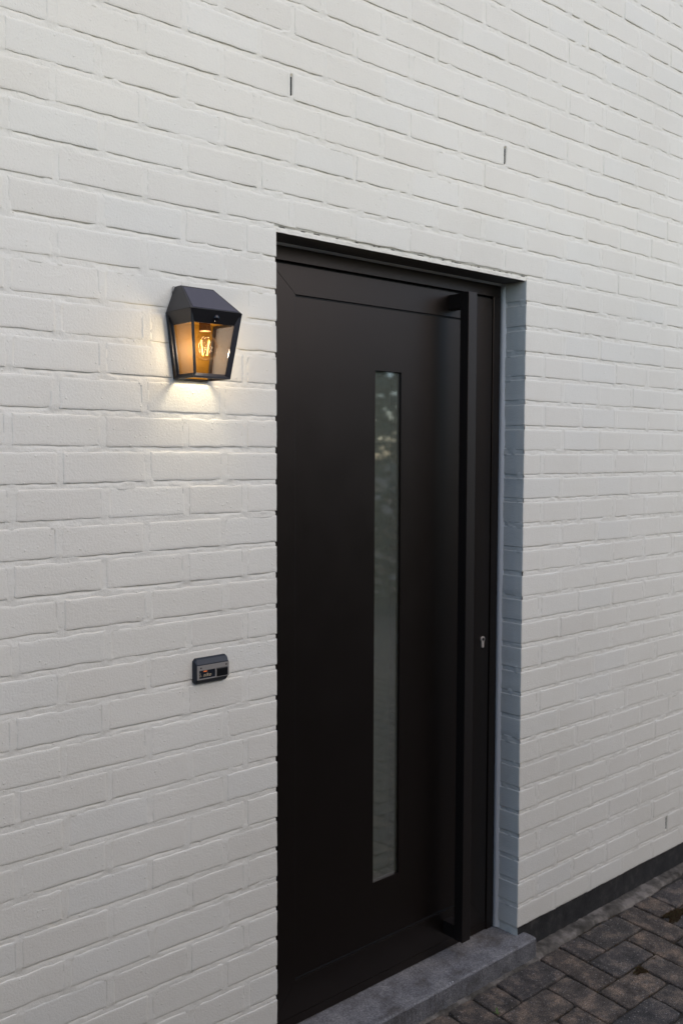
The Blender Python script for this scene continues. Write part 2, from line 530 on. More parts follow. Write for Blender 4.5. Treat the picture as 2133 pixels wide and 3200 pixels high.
# reveal mortar (right jamb and lintel edge)
ys = np.linspace(0.0015, 0.093, 20)
zj = zl[(zl < -0.0105 + 1e-6)]
zj = np.concatenate([np.linspace(-2.104, ZBOT - 0.002, 6), zj])
GY, GZ2 = np.meshgrid(ys, zj)
k2 = np.round(-GZ2 / H); d2 = GZ2 + k2 * H
rx = 0.0006 + 0.0010 * vnoise(GY * 40, k2 * 3.1, 21) + (vnoise(GY * 130, GZ2 * 130, 22) - .5) * .0015 - 0.0012 * np.clip((vnoise(GY * 50, k2 * 7.7, 23) - .6) * 5, 0, 1)
rx = np.where(np.abs(d2) > 0.0118, 0.006, rx)
rx = np.where(GZ2 < ZBOT, 0.0025 + 0.002 * vnoise(GY * 90, GZ2 * 90, 24), rx)
V = np.stack([W + rx, GY, GZ2 + ZO], -1).reshape(-1, 3)
idx = np.arange(V.shape[0]).reshape(GY.shape)
F = np.stack([idx[:-1, :-1], idx[1:, :-1], idx[1:, 1:], idx[:-1, 1:]], -1).reshape(-1, 4)
child('reveal_mortar', np_mesh('reveal_mortar', V, F, True), PAINT, wall)

# lintel: dark painted steel soffit with a painted mortar lip in front
child('lintel', box('lintel', -0.06, W + 0.06, 0.0065, 0.16, -0.0105 + ZO, 0.03 + ZO, 0.001), LINTEL, wall)
# inner leaf behind the opening so that no light leaks past the frame
child('inner_leaf', box('inner_leaf', X_MIN, 0.0 - 0.001, 0.091, 0.25, 0.0, 6.0 * 0.65, 0.0), PLINTH, wall)
child('inner_leaf', box('inner_leaf', W + 0.012, X_MAX, 0.095, 0.25, 0.0, 6.0 * 0.65, 0.0), PLINTH, wall)
child('inner_leaf', box('inner_leaf', -0.05, W + 0.05, 0.165, 0.25, 0.0, 6.0 * 0.65, 0.0), PLINTH, wall)

# plinth: dark bitumen band below the paint
for x0, x1 in ((X_MIN, -0.005), (W + 0.006, X_MAX)):
    n = int((x1 - x0) / 0.012)
    px = np.linspace(x0, x1, n); pz = np.array([-0.10, -0.02, 0.0, 0.02, 0.045, 0.07, 0.090, 0.0975])
    PX, PZ = np.meshgrid(px, pz)
    py = 0.0045 + 0.003 * vnoise(PX * 30, PZ * 50, 31) + 0.0015 * vnoise(PX * 120, PZ * 120, 32)
    V = np.stack([PX, py, PZ], -1).reshape(-1, 3)
    idx = np.arange(V.shape[0]).reshape(PX.shape)
    F = np.stack([idx[:-1, :-1], idx[:-1, 1:], idx[1:, 1:], idx[1:, :-1]], -1).reshape(-1, 4)
    # close the jamb end
    child('plinth', np_mesh('plinth', V, F, True), PLINTH, wall)
bm = bmesh.new(); add_box(bm, W + 0.0065, W + 0.03, 0.009, 0.092, -0.1, 0.0955)
child('plinth', bm_mesh('plinth_return', bm, 0.001), PLINTH, wall)

# weep slots: open head joints, their inner shade painted on a dark box set into the joint
SLOT_SHADE = mat_plain('painted_slot_shade', (0.012, 0.016, 0.018), 0.9)
for wx, ki in weeps:
    kk = int(math.floor(ki)); wx = min(head_joints(kk)[0], key=lambda j: abs(j - wx))
    zc = -(ki + 0.02) * H + ZO
    child('weep_slot', box('weep_slot', wx - 0.0036, wx + 0.0036, 0.0022, 0.02, zc - 0.0215, zc + 0.0225, 0.0012), SLOT_SHADE, wall)

# ================================================================== FRONT DOOR
z = lambda v: v + ZO
door = empty('front_door', (W / 2, DOORY, z(-2.1)), 'dark brown-black flush front door with narrow glass strip and long bar handle', 'door')
ZH = -0.0530                      # lower edge of the frame head
XJ = 0.9345                       # inner edge of the right frame jamb
SB = -2.0995                      # sill top
bm = bmesh.new()
add_box(bm, -0.03, W + 0.010, DOORY, DOORY + 0.065, z(ZH), z(-0.0108))
child('frame_head', bm_mesh('frame_head', bm, 0.0015), DOOR, door)
child('frame_jamb', box('frame_jamb', XJ, W + 0.010, DOORY, DOORY + 0.065, z(SB), z(ZH), 0.0015), DOOR, door)
child('frame_jamb', box('frame_jamb', -0.03, 0.045, DOORY, DOORY + 0.065, z(SB), z(ZH), 0.0015), DOOR, door)
# leaf: stiles and rails flush with the frame, a sunk panel with a slot for the glass
GAP = 0.0065
lx0, lx1, lz0, lz1 = 0.045 + GAP, XJ - GAP, -2.070, ZH - GAP - 0.001
px0, px1, pz0, pz1 = 0.1355, 0.8420, -1.9735, -0.1345
ly, pyy, gy = DOORY + 0.0005, DOORY + 0.0065, DOORY + 0.0155
leaf = empty('leaf', (0.5, DOORY, z(-2.07)) if False else (0, 0, 0))
leaf.parent = door; leaf.location = -door.location
def lchild(name, me, mat): 
    o = link(name, me, mat, leaf); return o
def prism(name, pts, y0, y1, bevel=0.0012):
    bm = bmesh.new()
    a = [bm.verts.new((x, y0, zz)) for x, zz in pts]; b = [bm.verts.new((x, y1, zz)) for x, zz in pts]
    bm.faces.new(a); bm.faces.new(b[::-1])
    for i in range(len(pts)):
        bm.faces.new((a[i], b[i], b[(i + 1) % len(pts)], a[(i + 1) % len(pts)]))
    return bm_mesh(name, bm, bevel, 2)
e = 0.0004   # hairline mitre
lchild('stile', prism('stile', [(lx0, z(lz0)), (px0, z(pz0 - e)), (px0, z(pz1 + e)), (lx0, z(lz1 - e))], ly, ly + 0.05, 0.0006), DOOR)
lchild('stile', prism('stile', [(lx1, z(lz0)), (lx1, z(lz1 - e)), (px1, z(pz1 + e)), (px1, z(pz0 - e))], ly, ly + 0.05, 0.0006), DOOR)
lchild('rail', prism('rail', [(lx0 + e, z(lz1)), (px0 + e, z(pz1)), (px1 - e, z(pz1)), (lx1 - e, z(lz1))], ly, ly + 0.05, 0.0006), DOOR)
lchild('rail', prism('rail', [(lx0 + e, z(lz0)), (lx1 - e, z(lz0)), (px1 - e, z(pz0)), (px0 + e, z(pz0))], ly, ly + 0.05, 0.0006), DOOR)
gx0, gx1, gz0, gz1 = 0.4285, 0.5325, -1.7925, -0.3125
bm = bmesh.new()
for x0, x1, a, b in ((px0, gx0, pz0, pz1), (gx1, px1, pz0, pz1), (gx0, gx1, pz0, gz0), (gx0, gx1, gz1, pz1)):
    pass
# panel as a plate with a real rectangular slot
def plate_with_hole(name, X, Z, hx, hz, y0, y1):
    bm = bmesh.new()
    O = [(X[0], Z[0]), (X[1], Z[0]), (X[1], Z[1]), (X[0], Z[1])]; I = [(hx[0], hz[0]), (hx[1], hz[0]), (hx[1], hz[1]), (hx[0], hz[1])]
    o = [[bm.verts.new((x, y, zz)) for x, zz in O] for y in (y0, y1)]
    i = [[bm.verts.new((x, y, zz)) for x, zz in I] for y in (y0, y1)]
    for q in range(4):
        w_ = (q + 1) % 4
        bm.faces.new((o[0][q], o[0][w_], i[0][w_], i[0][q]))
        bm.faces.new((o[1][q], i[1][q], i[1][w_], o[1][w_]))
        bm.faces.new((o[0][q], o[1][q], o[1][w_], o[0][w_]))
        bm.faces.new((i[0][q], i[0][w_], i[1][w_], i[1][q]))
    return bm_mesh(name, bm)
child('rubber_seal', plate_with_hole('rubber_seal', (0.04, XJ + 0.002), (z(SB), z(ZH + 0.002)), (0.075, 0.90), (z(-2.03), z(-0.09)), DOORY + 0.014, DOORY + 0.07), DARKGAP, door)
lchild('panel', plate_with_hole('panel', (px0 - .004, px1 + .004), (z(pz0 - .004), z(pz1 + .004)), (gx0, gx1), (z(gz0), z(gz1)), pyy, pyy + 0.045), DOOR)
lchild('groove', plate_with_hole('groove', (px0 - .003, px1 + .003), (z(pz0 - .003), z(pz1 + .003)), (px0 + .004, px1 - .004), (z(pz0 + .004), z(pz1 - .004)), pyy - 0.0012, pyy + 0.01), DARKGAP)
lchild('glass_pane', box('glass_pane', gx0 - .002, gx1 + .002, gy, gy + 0.004, z(gz0 - .002), z(gz1 + .002), 0.0), mat_frosted())
OPAL = mat_noise('opal_inner_pane', [(0.3, (0.50, 0.54, 0.46)), (0.7, (0.56, 0.60, 0.52))], 5, 0.5, 0.0)
lchild('inner_pane', box('inner_pane', gx0 - .002, gx1 + .002, gy + 0.036, gy + 0.040, z(gz0 - .002), z(gz1 + .002), 0.0), OPAL)
# weather bar under the leaf
child('weather_bar', box('weather_bar', 0.045, XJ, DOORY + 0.003, DOORY + 0.06, z(SB), z(lz0 - 0.003), 0.002), DOOR, door)
# bar handle on two brackets
hx0, hx1, hy0, hy1 = 0.7255, 0.7625, 0.0165, 0.0500
hz0, hz1 = -2.0440, -0.0690
bar = child('bar_handle', box('bar_handle', hx0, hx1, hy0, hy1, z(hz0), z(hz1), 0.0012), HANDLE, door)
for a, b in ((hz1 - 0.0445, hz1 - 0.0015), (hz0 + 0.0015, hz0 + 0.0445)):
    o = link('bracket', box('bracket', hx0 + .0006, hx1 - .0006, hy1 - 0.001, ly + 0.001, z(a), z(b), 0.0008), HANDLE, bar)
# euro-profile lock cylinder
bm = bmesh.new()
pts = []
lxc, lzc, r1, r2 = 0.8975, z(-1.1350), 0.0088, 0.0052
a0 = math.asin(r2 / r1)
for i in range(25):
    t = -math.pi / 2 + a0 + (2 * math.pi - 2 * a0) * i / 24
    pts.append((lxc + r1 * math.cos(t), lzc + r1 * math.sin(t)))
for i in range(9):
    t = math.pi + math.pi * i / 8
    pts.append((lxc + r2 * math.cos(t), lzc - 0.0225 + r2 * math.sin(t)))
lock = child('lock_cylinder', prism('lock_cylinder', pts, ly - 0.004, ly + 0.01, 0.0004), STEEL, door)
link('keyhole', lathe('keyhole', [(0, 0), (0.0052, 0), (0.0052, 0.002), (0, 0.002)], (0, 0, 0), 20, False), mat_plain('key_slot', (0.10, 0.095, 0.09), 0.4, 1.0), lock)
kh = bpy.data.objects['keyhole']; kh.rotation_euler = (math.pi / 2, 0, 0); kh.location = (lxc, ly - 0.0035, lzc)
# sealant beads between frame and masonry
bm = bmesh.new()
n = 120
rows = []
for i in range(n + 1):
    t = i / n
    zz = z(-0.0105) + (z(SB) - z(-0.0105)) * t
    wob = 0.0018 * math.sin(t * 61) * math.sin(t * 23) + 0.0012 * (rng.random() - .5)
    rows.append([bm.verts.new(p) for p in ((W + 0.007, DOORY - 0.021 + wob, zz), (W + 0.0006, DOORY - 0.0175 + wob, zz), (W - 0.0030, DOORY - 0.0095, zz), (W - 0.0085, DOORY - 0.0008, zz), (W + 0.007, DOORY - 0.0003, zz))])
for a, b in zip(rows, rows[1:]):
    for i in range(4): bm.faces.new((a[i], a[i + 1], b[i + 1], b[i]))
child('sealant_bead', bm_mesh('sealant_bead', bm, smooth=True), SEAL, door)
bm = bmesh.new(); rows = []
for i in range(n + 1):
    xx = W * i / n
    wob = 0.0008 * math.sin(i * .9) * math.sin(i * .23)
    rows.append([bm.verts.new(p) for p in ((xx, DOORY - 0.0075 + wob, z(-0.0103)), (xx, DOORY - 0.005 + wob, z(-0.0125)), (xx, DOORY - 0.0006, z(-0.0165)), (xx, DOORY - 0.0002, z(-0.0103)))])
for a, b in zip(rows, rows[1:]):
    for i in range(3): bm.faces.new((a[i], a[i + 1], b[i + 1], b[i]))
child('sealant_bead', bm_mesh('sealant_bead', bm, smooth=True), SEAL, door)

# ================================================================== STONE DOORSTEP
step = empty('stone_doorstep', (0.5, 0, 0), 'grey limestone doorstep with fluted front edge below the black door', 'doorstep')
SX0, SX1, SY = -0.045, 1.0185, -0.0445
zt, zb = z(-2.102), z(-2.1640) - 0.02
bm = bmesh.new()
prof = []
per_ = 0.0056
x = SX0 + 0.004
prof.append((SX0, SY + 0.004))
while x < SX1 - 0.006:
    prof += [(x, SY), (x + per_ * .62, SY), (x + per_ * .74, SY + .0024), (x + per_ * .90, SY + .0024)]
    x += per_
prof += [(SX1 - 0.005, SY), (SX1 - 0.0015, SY + .0015), (SX1, SY + 0.005)]
flat = [(a, max(b, SY)) for a, b in prof]
lv = []
for zz, ins in ((zb, 0), (zt - 0.0065, 0)):
    lv.append([bm.verts.new((px_, py_, zz)) for px_, py_ in prof])
smo = [(a, SY + 0.0004 if SX0 + .003 < a < SX1 - .004 else b) for a, b in prof]
lv.append([bm.verts.new((px_, py_ + .0006 + .0004 * math.sin(px_ * 90), zt - 0.0045)) for px_, py_ in smo])
lv.append([bm.verts.new((px_, py_ + .0022 + .0006 * math.sin(px_ * 55), zt - 0.0013)) for px_, py_ in smo])
lv.append([bm.verts.new((min(max(px_, SX0 + .006), SX1 - .006), py_ + .0058, zt)) for px_, py_ in smo])
for a, b in zip(lv, lv[1:]):
    for i in range(len(a) - 1):
        try: bm.faces.new((a[i], a[i + 1], b[i + 1], b[i]))
        except ValueError: pass
child('fluted_edge', bm_mesh('fluted_edge', bm), STONE, step)
bm = bmesh.new()
sp2 = [(SX0, SY + .0057), (SX1 - .0058, SY + .0057), (SX1 - .0022, SY + .0075), (SX1, SY + .011), (SX1, .006), (W + .0022, .006), (W + .0022, .17), (-.02, .17), (-.02, .006), (SX0, .006)]
lo_, hi_ = [bm.verts.new((a, b, zb)) for a, b in sp2], [bm.verts.new((a, b, zt)) for a, b in sp2]
bm.faces.new(hi_); bm.faces.new(lo_[::-1])
for i in range(len(sp2)):
    j = (i + 1) % len(sp2); bm.faces.new((lo_[i], lo_[j], hi_[j], hi_[i]))
child('slab', bm_mesh('slab', bm), STONE, step)
FLECK = mat_plain('white_paint_fleck', (0.75, 0.75, 0.73), 0.5)
for fx, fy, r in ((0.622, -0.0385, 0.0022), (0.6105, -0.0378, 0.0015)):
    child('paint_fleck', lathe('paint_fleck', [(0, 0.0012), (r * .7, 0.0009), (r, 0)], (fx, fy, zt), 10), FLECK, step)

# ================================================================== PAVING
SLOPE = 0.06
def gz(y): 
    y = max(min(-y - 0.05, 0.9), 0.0)
    return -SLOPE * y
SAND = mat_noise('joint_sand', [(0.3, (0.022, 0.020, 0.016)), (0.55, (0.045, 0.038, 0.028)), (0.8, (0.03, 0.036, 0.016))], 60, 0.95, 0.9, 0.002)
GROUND = mat_noise('asphalt_ground', [(0.3, (0.045, 0.044, 0.042)), (0.7, (0.075, 0.072, 0.068))], 3, 0.9, 0.5, 0.004)
# far ground sheet to the horizon (below the paving)
ygs = [300, -0.9, -3.0, -300]
V = [(-300, 300, -0.14), (300, 300, -0.14), (300, -300, -0.14), (-300, -300, -0.14)]
tag(link('ground', np_mesh('ground', V, [(3, 2, 1, 0)]), GROUND), kind='structure')
V, F = [], []
for y_ in (0.08, -0.05, -0.3, -0.6, -0.95, -2.5, -5.2):
    for x_ in (-4.2, 9.5): V.append((x_, y_, gz(y_) - 0.0085))
for i in range(6): F.append((2 * i, 2 * i + 2, 2 * i + 3, 2 * i + 1))
paving = tag(link('paving', np_mesh('paving', V, F), SAND), kind='structure')
PM = 0.1112
def paver_geo(w, d, seed, bev=0.0038):
    r = random.Random(seed)
    nw, nd = max(2, round(w / .026)), max(2, round(d / .026))
    P = [(-w/2 + w * i / nw, -d/2) for i in range(nw)] + [(w/2, -d/2 + d * i / nd) for i in range(nd)] + [(w/2 - w * i / nw, d/2) for i in range(nw)] + [(-w/2, d/2 - d * i / nd) for i in range(nd)]
    jit = [(r.random() ** 2.2) * 0.0032 for _ in P]
    cornr = {0, nw, nw + nd, 2 * nw + nd}
    for c_ in cornr: jit[c_] += 0.0012 + 0.003 * r.random() ** 3
    V = []
    for ins, zz in ((0, -0.03), (0.0002, -0.0055), (0.0012, -0.0022), (bev, -0.0003), (bev + 0.005, 0.0)):
        for q, (x, y) in enumerate(P):
            k = ins + jit[q] * (1 if zz > -0.01 else 0.4)
            V.append((x - math.copysign(k, x) * min(1, abs(x) / (w / 2) * 1.0) if abs(x) > 1e-6 else x, y - math.copysign(k, y) * min(1, abs(y) / (d / 2)) if abs(y) > 1e-6 else y, zz + (0.0006 * (r.random() - .5) if zz > -.001 else 0)))
    n = len(P); F = []
    for k in range(4):
        for i in range(n):
            j = (i + 1) % n
            F.append((k * n + i, k * n + j, (k + 1) * n + j, (k + 1) * n + i))
    return V, F, list(range(4 * n, 5 * n))
pv = {}
def paver_mesh(w, d, var):
    key = (round(w, 4), round(d, 4), var)
    if key not in pv:
        V, F, cap = paver_geo(w, d, hash(key) & 0xffff)
        me = bpy.data.meshes.new('paver'); me.from_pydata(V, [], F + [cap]); me.materials.append(PAVER)
        me.polygons.foreach_set('use_smooth', [True] * len(me.polygons))
        pv[key] = me
    return pv[key]
mv, mf, mc, nv = [], [], [], 0
G = 0.0032
for r in range(-1, 46):
    for c in range(-46, 80):
        for kind in ('H', 'V'):
            if kind == 'H' and (c + r) % 4 == 0: cw, cr, r0 = 2, 1, r
            elif kind == 'V' and (c + r - 2) % 4 == 0: cw, cr, r0 = 1, 2, r
            else: continue
            if r0 < 0:
                if kind == 'H': continue
                r0, cr = 0, 1
            x0 = 0.800 + PM * c; y1 = -0.048 - PM * r0
            w, d = cw * PM - G, cr * PM - G
            xc, yc = x0 + cw * PM / 2, y1 - cr * PM / 2
            if not (-4.0 < xc < 9.3 and yc > -5.0): continue
            me = paver_mesh(w, d, rng.randrange(7))
            sl_ = SLOPE if yc > -0.95 else 0.0
            T = Matrix.Translation((xc + rng.uniform(-.001, .001), yc + rng.uniform(-.001, .001), gz(yc) + rng.uniform(-.0022, .0022))) @ Matrix.Rotation(math.atan(sl_) + rng.uniform(-.008, .008), 4, 'X') @ Matrix.Rotation(rng.uniform(-.008, .008), 4, 'Y') @ Matrix.Rotation(rng.uniform(-.009, .009) + (math.pi if rng.random() < .5 else 0), 4, 'Z')
            if 0.1 < xc < 3.3 and yc > -1.15:
                o = bpy.data.objects.new('paver', me); COL.objects.link(o); o.parent = paving; o.matrix_local = T
            else:
                co = np.empty(len(me.vertices) * 3); me.vertices.foreach_get('co', co); co = co.reshape(-1, 3)
                M4 = np.array(T); mv.append(co @ M4[:3, :3].T + M4[:3, 3])
                for p in me.polygons:
                    vv = [v + nv for v in p.vertices]
                    (mf if len(vv) == 4 else mc).append(vv)
                nv += len(co)
me = bpy.data.meshes.new('outer_pavers')
me.from_pydata(np.concatenate(mv).tolist(), [], mf + mc)
tag(link('outer_pavers', me, PAVER, paving), kind='stuff')

# mortar haunch between wall and pavers
HAUNCH = mat_noise('grey_mortar_haunch', [(0.36, (0.050, 0.043, 0.032)), (0.5, (0.12, 0.105, 0.085)), (0.62, (0.24, 0.21, 0.175))], 13, 0.95, 0.9, 0.002)
hx = np.arange(-0.2, 3.4, 0.006); t_ = np.linspace(0, 1, 10)
HX, HT = np.meshgrid(hx, t_)
edge = 0.052 + 0.030 * (vnoise(HX * 6, HX * 0, 41) - 0.5) + 0.012 * (vnoise(HX * 35, HX * 0, 42) - 0.5)
edge = edge - 0.006 + 0.014 * np.clip((vnoise(HX * 2.5 + 3, HX * 0, 43) - .45) * 2.5, 0, 1)
front = np.where(HX < SX1 + 0.003, -SY - 0.002 + 0.012 + 0.006 * vnoise(HX * 30, HX * 0, 44), edge)
start = np.where(HX < SX1 + 0.003, -SY - 0.004, -0.006)
HY = -(start + (front - start) * HT)
HZ = np.where(HX < SX1 + 0.003, 0.003, 0.006) * (1 - HT) + 0.0028 - SLOPE * np.clip(-HY - .05, 0, 1) - 0.013 * np.clip((HT - 0.86) / 0.14, 0, 1) + 0.003 * (vnoise(HX * 70, HY * 70, 45) - .5) + 0.002 * (vnoise(HX * 170, HY * 170, 46) - .5)
V = np.stack([HX, HY, HZ], -1).reshape(-1, 3); idx = np.arange(V.shape[0]).reshape(HX.shape)
F = np.stack([idx[:-1, :-1], idx[1:, :-1], idx[1:, 1:], idx[:-1, 1:]], -1).reshape(-1, 4)
link('mortar_haunch', np_mesh('mortar_haunch', V, F, True), HAUNCH, paving)

# moss clumps, a weed and a white chip of gravel
MOSS = mat_noise('dry_moss', [(0.3, (0.05, 0.030, 0.014)), (0.5, (0.13, 0.078, 0.036)), (0.65, (0.12, 0.115, 0.035))], 120, 1.0, 0.3)
def moss(name, c, rx, ry, hgt, n, label):
    r = random.Random(int(c[0] * 1000))
    V, F = [], []
    for _ in range(n):
        a, q = r.uniform(0, 6.283), math.sqrt(r.random())
        q *= 0.75 + 0.35 * math.sin(a * 3 + c[0] * 9)
        x, y = c[0] + rx * q * math.cos(a), c[1] + ry * q * math.sin(a)
        b = gz(y) - 0.004; h = hgt * (1 - 0.7 * q * q) * r.uniform(.5, 1.2)
        dx, dy = r.uniform(-.004, .004), r.uniform(-.004, .004); t = r.uniform(0, 3.14); w = r.uniform(.0006, .0016)
        i = len(V)
        V += [(x - w * math.cos(t), y - w * math.sin(t), b), (x + w * math.cos(t), y + w * math.sin(t), b), (x + dx, y + dy, b + h)]
        F.append((i, i + 1, i + 2))
    return tag(link(name, np_mesh(name, V, F), MOSS), label, 'moss', 'moss clumps in the paving joints')
moss('moss_clump', (1.640, -0.185), 0.085, 0.030, 0.018, 5200, 'largest clump of brown moss, by the right edge near the wall')
moss('moss_clump', (1.225, -0.292), 0.036, 0.020, 0.012, 1600, 'small brown and green moss clump in the middle of the paving')
moss('moss_clump', (1.322, -0.283), 0.022, 0.010, 0.007, 600, 'thin patch of brown moss just right of the small clump')
rj = random.Random(5)
V, F = [], []
for _ in range(9000):
    if rj.random() < .5: x_ = rj.uniform(.4, 2.6); y_ = -0.048 - PM * rj.randint(0, 6) + rj.gauss(0, .0022)
    else: x_ = .8 + PM * rj.randint(-4, 16) + rj.gauss(0, .0022); y_ = rj.uniform(-.75, -.05)
    if vnoise(np.array([x_ * 7.0]), np.array([y_ * 7.0 + 40]), 88)[0] < .52: continue
    b = gz(y_) - .007; h = rj.uniform(.004, .0085); t = rj.uniform(0, 3.14); w_ = rj.uniform(.0006, .0014); i = len(V)
    V += [(x_ - w_ * math.cos(t), y_ - w_ * math.sin(t), b), (x_ + w_ * math.cos(t), y_ + w_ * math.sin(t), b), (x_ + rj.uniform(-.003, .003), y_ + rj.uniform(-.003, .003), b + h)]
    F.append((i, i + 1, i + 2))
tag(link('joint_moss', np_mesh('joint_moss', V, F), MOSS, paving), kind='stuff')
GRIT = mat_noise('loose_grit', [(0.35, (0.05, 0.04, 0.03)), (0.6, (0.16, 0.13, 0.10)), (0.75, (0.36, 0.33, 0.29))], 300, 0.9, 0.2)
V, F = [], []
for _ in range(2600):
    x_ = rj.uniform(.35, 2.7); y_ = -.05 - abs(rj.gauss(0, .16)) if rj.random() < .6 else rj.uniform(-.9, -.05)
    r_ = rj.uniform(.0006, .0016) * (1.8 if rj.random() < .06 else 1); b = gz(y_) + .0006; i = len(V)
    for q in range(3):
        t = q * 2.094 + rj.random(); V.append((x_ + r_ * math.cos(t), y_ + r_ * math.sin(t), b))
    V.append((x_ + rj.uniform(-r_, r_) * .4, y_ + rj.uniform(-r_, r_) * .4, b + r_ * 1.1))
    F += [(i, i + 1, i + 3), (i + 1, i + 2, i + 3), (i + 2, i, i + 3)]
tag(link('loose_grit', np_mesh('loose_grit', V, F), GRIT, paving), kind='stuff')
LEAF = mat_noise('weed_leaf', [(0.3, (0.06, 0.11, 0.015)), (0.7, (0.10, 0.17, 0.03))], 200, 0.6, 0.2)
wc = Vector((0.690, -0.152, gz(-0.152)))
weed = empty('weed_sprout', wc, 'tiny green weed sprouting between pavers before the doorstep', 'weed')
for ang, ln, w, lift in ((0.9, 0.020, 0.0065, 0.9), (2.7, 0.017, 0.005, 0.7), (4.4, 0.010, 0.004, 0.4), (-0.4, 0.012, 0.004, 0.5)):
    bm = bmesh.new(); rows = []
    for i in range(6):
        t = i / 5; ww = w * math.sin(math.pi * min(1, t * .9 + .1)) ** .8 * .5
        p = Vector((math.cos(ang) * ln * t * .75, math.sin(ang) * ln * t * .75, ln * lift * (t - .35 * t * t)))
        s = Vector((-math.sin(ang), math.cos(ang), 0))
        rows.append([bm.verts.new(p - s * ww), bm.verts.new(p + Vector((0, 0, -.0006))), bm.verts.new(p + s * ww)])
    for a, b in zip(rows, rows[1:]):
        for i in range(2): bm.faces.new((a[i], a[i + 1], b[i + 1], b[i]))
    link('leaf_blade', bm_mesh('leaf_blade', bm, smooth=True), LEAF, weed)
bm = bmesh.new(); bmesh.ops.create_icosphere(bm, subdivisions=2, radius=0.009)
for v in bm.verts: v.co *= rng.uniform(.75, 1.1); v.co.z *= .55
chip = tag(link('gravel_chip', bm_mesh('gravel_chip', bm), FLECK), 'white gravel chip lying beside the wall at the right edge', 'pebble')
chip.location = (2.012, -0.022, 0.010)

# ================================================================== WALL LANTERN
XC = -0.2445
ZT, ZS, ZB = z(-0.1765), z(-0.2365), z(-0.3810)
lamp = empty('wall_lantern', (XC, 0, ZB), 'black tapered solar wall lantern with a glowing filament bulb', 'lantern')
def lev(hw, d, zz, y0=0.0): return [Vector((XC - hw, -y0, zz)), Vector((XC - hw, -d, zz)), Vector((XC + hw, -d, zz)), Vector((XC + hw, -y0, zz))]
TOP, SHO, BOT = lev(.0435, .026, ZT, .002), lev(.0675, .1035, ZS, .002), lev(.0485, .0840, ZB, .002)
roof = child('roof', hexa('roof', SHO, TOP, 0.0012), LANTERN, lamp)
# solar panel on the sloping front of the roof
def quad_on(Q, u0, u1, v0, v1, off):
    a, b, c, d = Q   # bl, br, tr, tl
    nrm = (b - a).cross(d - a).normalized()
    P = lambda u, v: (a * (1 - u) + b * u) * (1 - v) + (d * (1 - u) + c * u) * v + nrm * off
    return [P(u0, v0), P(u1, v0), P(u1, v1), P(u0, v1)]
RQ = (SHO[1], SHO[2], TOP[2], TOP[1])
M = Mat('solar_cell')
tc = M.node('ShaderNodeTexCoord').outputs['Generated']
sp_ = M.node('ShaderNodeSeparateXYZ'); M.l(tc, sp_.inputs[0])
ln = M.math('LESS_THAN', M.math('FRACT', M.math('MULTIPLY', sp_.outputs[2], 16)), 0.16)
ln2 = M.math('LESS_THAN', M.math('FRACT', M.math('ADD', M.math('MULTIPLY', sp_.outputs[0], 3), .5)), 0.03)
c = M.mix(M.math('MULTIPLY', M.math('MAXIMUM', ln, ln2), .55), (0.022, 0.021, 0.050), (0.05, 0.048, 0.085))
SOLAR = M.set(Base_Color=c, Roughness=0.30).m
q0, q1 = quad_on(RQ, .055, .945, .05, .93, -0.001), quad_on(RQ, .055, .945, .05, .93, 0.0008)
o = hexa('solar_panel', q0, q1, 0.0003); link('solar_panel', o, SOLAR, roof)
# body: three glazed sides, each a sloping frame round a sunk pane
def frame_side(Q, mt, mb, ml, mr, sink, name):
    """Q: bl, br, tr, tl seen from outside; sloping border falling to a sunk opening"""
    a, b, c, d = Q
    nrm = (b - a).cross(d - a).normalized()
    wB, hL = (b - a).length, (d - a).length
    wT = (c - d).length
    I = [a + (b - a) * (ml / wB) + (d - a) * (mb / hL), b - (b - a) * (mr / wB) + (c - b) * (mb / hL),
         c - (c - d) * (mr / wT) - (c - b) * (mt / hL), d + (c - d) * (ml / wT) - (d - a) * (mt / hL)]
    I = [p - nrm * sink for p in I]
    bm = bmesh.new()
    o1 = [bm.verts.new(p) for p in Q]; i1 = [bm.verts.new(p) for p in I]; i2 = [bm.verts.new(p - nrm * .003) for p in I]
    for k in range(4):
        w_ = (k + 1) % 4
        bm.faces.new((o1[k], o1[w_], i1[w_], i1[k])); bm.faces.new((i1[k], i1[w_], i2[w_], i2[k]))
    o2 = [bm.verts.new(p - nrm * .004 + (sum(Q, Vector()) / 4 - p) * .05) for p in Q]
    for k in range(4):
        w_ = (k + 1) % 4
        bm.faces.new((i2[k], i2[w_], o2[w_], o2[k]))
    me = bm_mesh(name, bm)
    return me, [p - nrm * .0012 for p in I], nrm
GLASS = mat_clear('smoky_lantern_glass', (0.76, 0.74, 0.73), 0.02, 1.6)
SIDES = {'front': (BOT[1], BOT[2], SHO[2], SHO[1]), 'left': (BOT[0], BOT[1], SHO[1], SHO[0]), 'right': (BOT[2], BOT[3], SHO[3], SHO[2])}
for nm, Q in SIDES.items():
    ml = mr = 0.0085
    if nm == 'left': ml, mr = 0.011, 0.006
    if nm == 'right': ml, mr = 0.006, 0.011
    me, I, nrm = frame_side(Q, 0.029, 0.0085, ml, mr, 0.0085, 'frame')
    fo = child('frame', me, LANTERN, lamp)
    pe = [p + (p - sum(I, Vector()) / 4) * .01 for p in I]
    link('glass_pane', hexa('glass_pane', [p - nrm * .0012 for p in pe], pe), GLASS, fo)
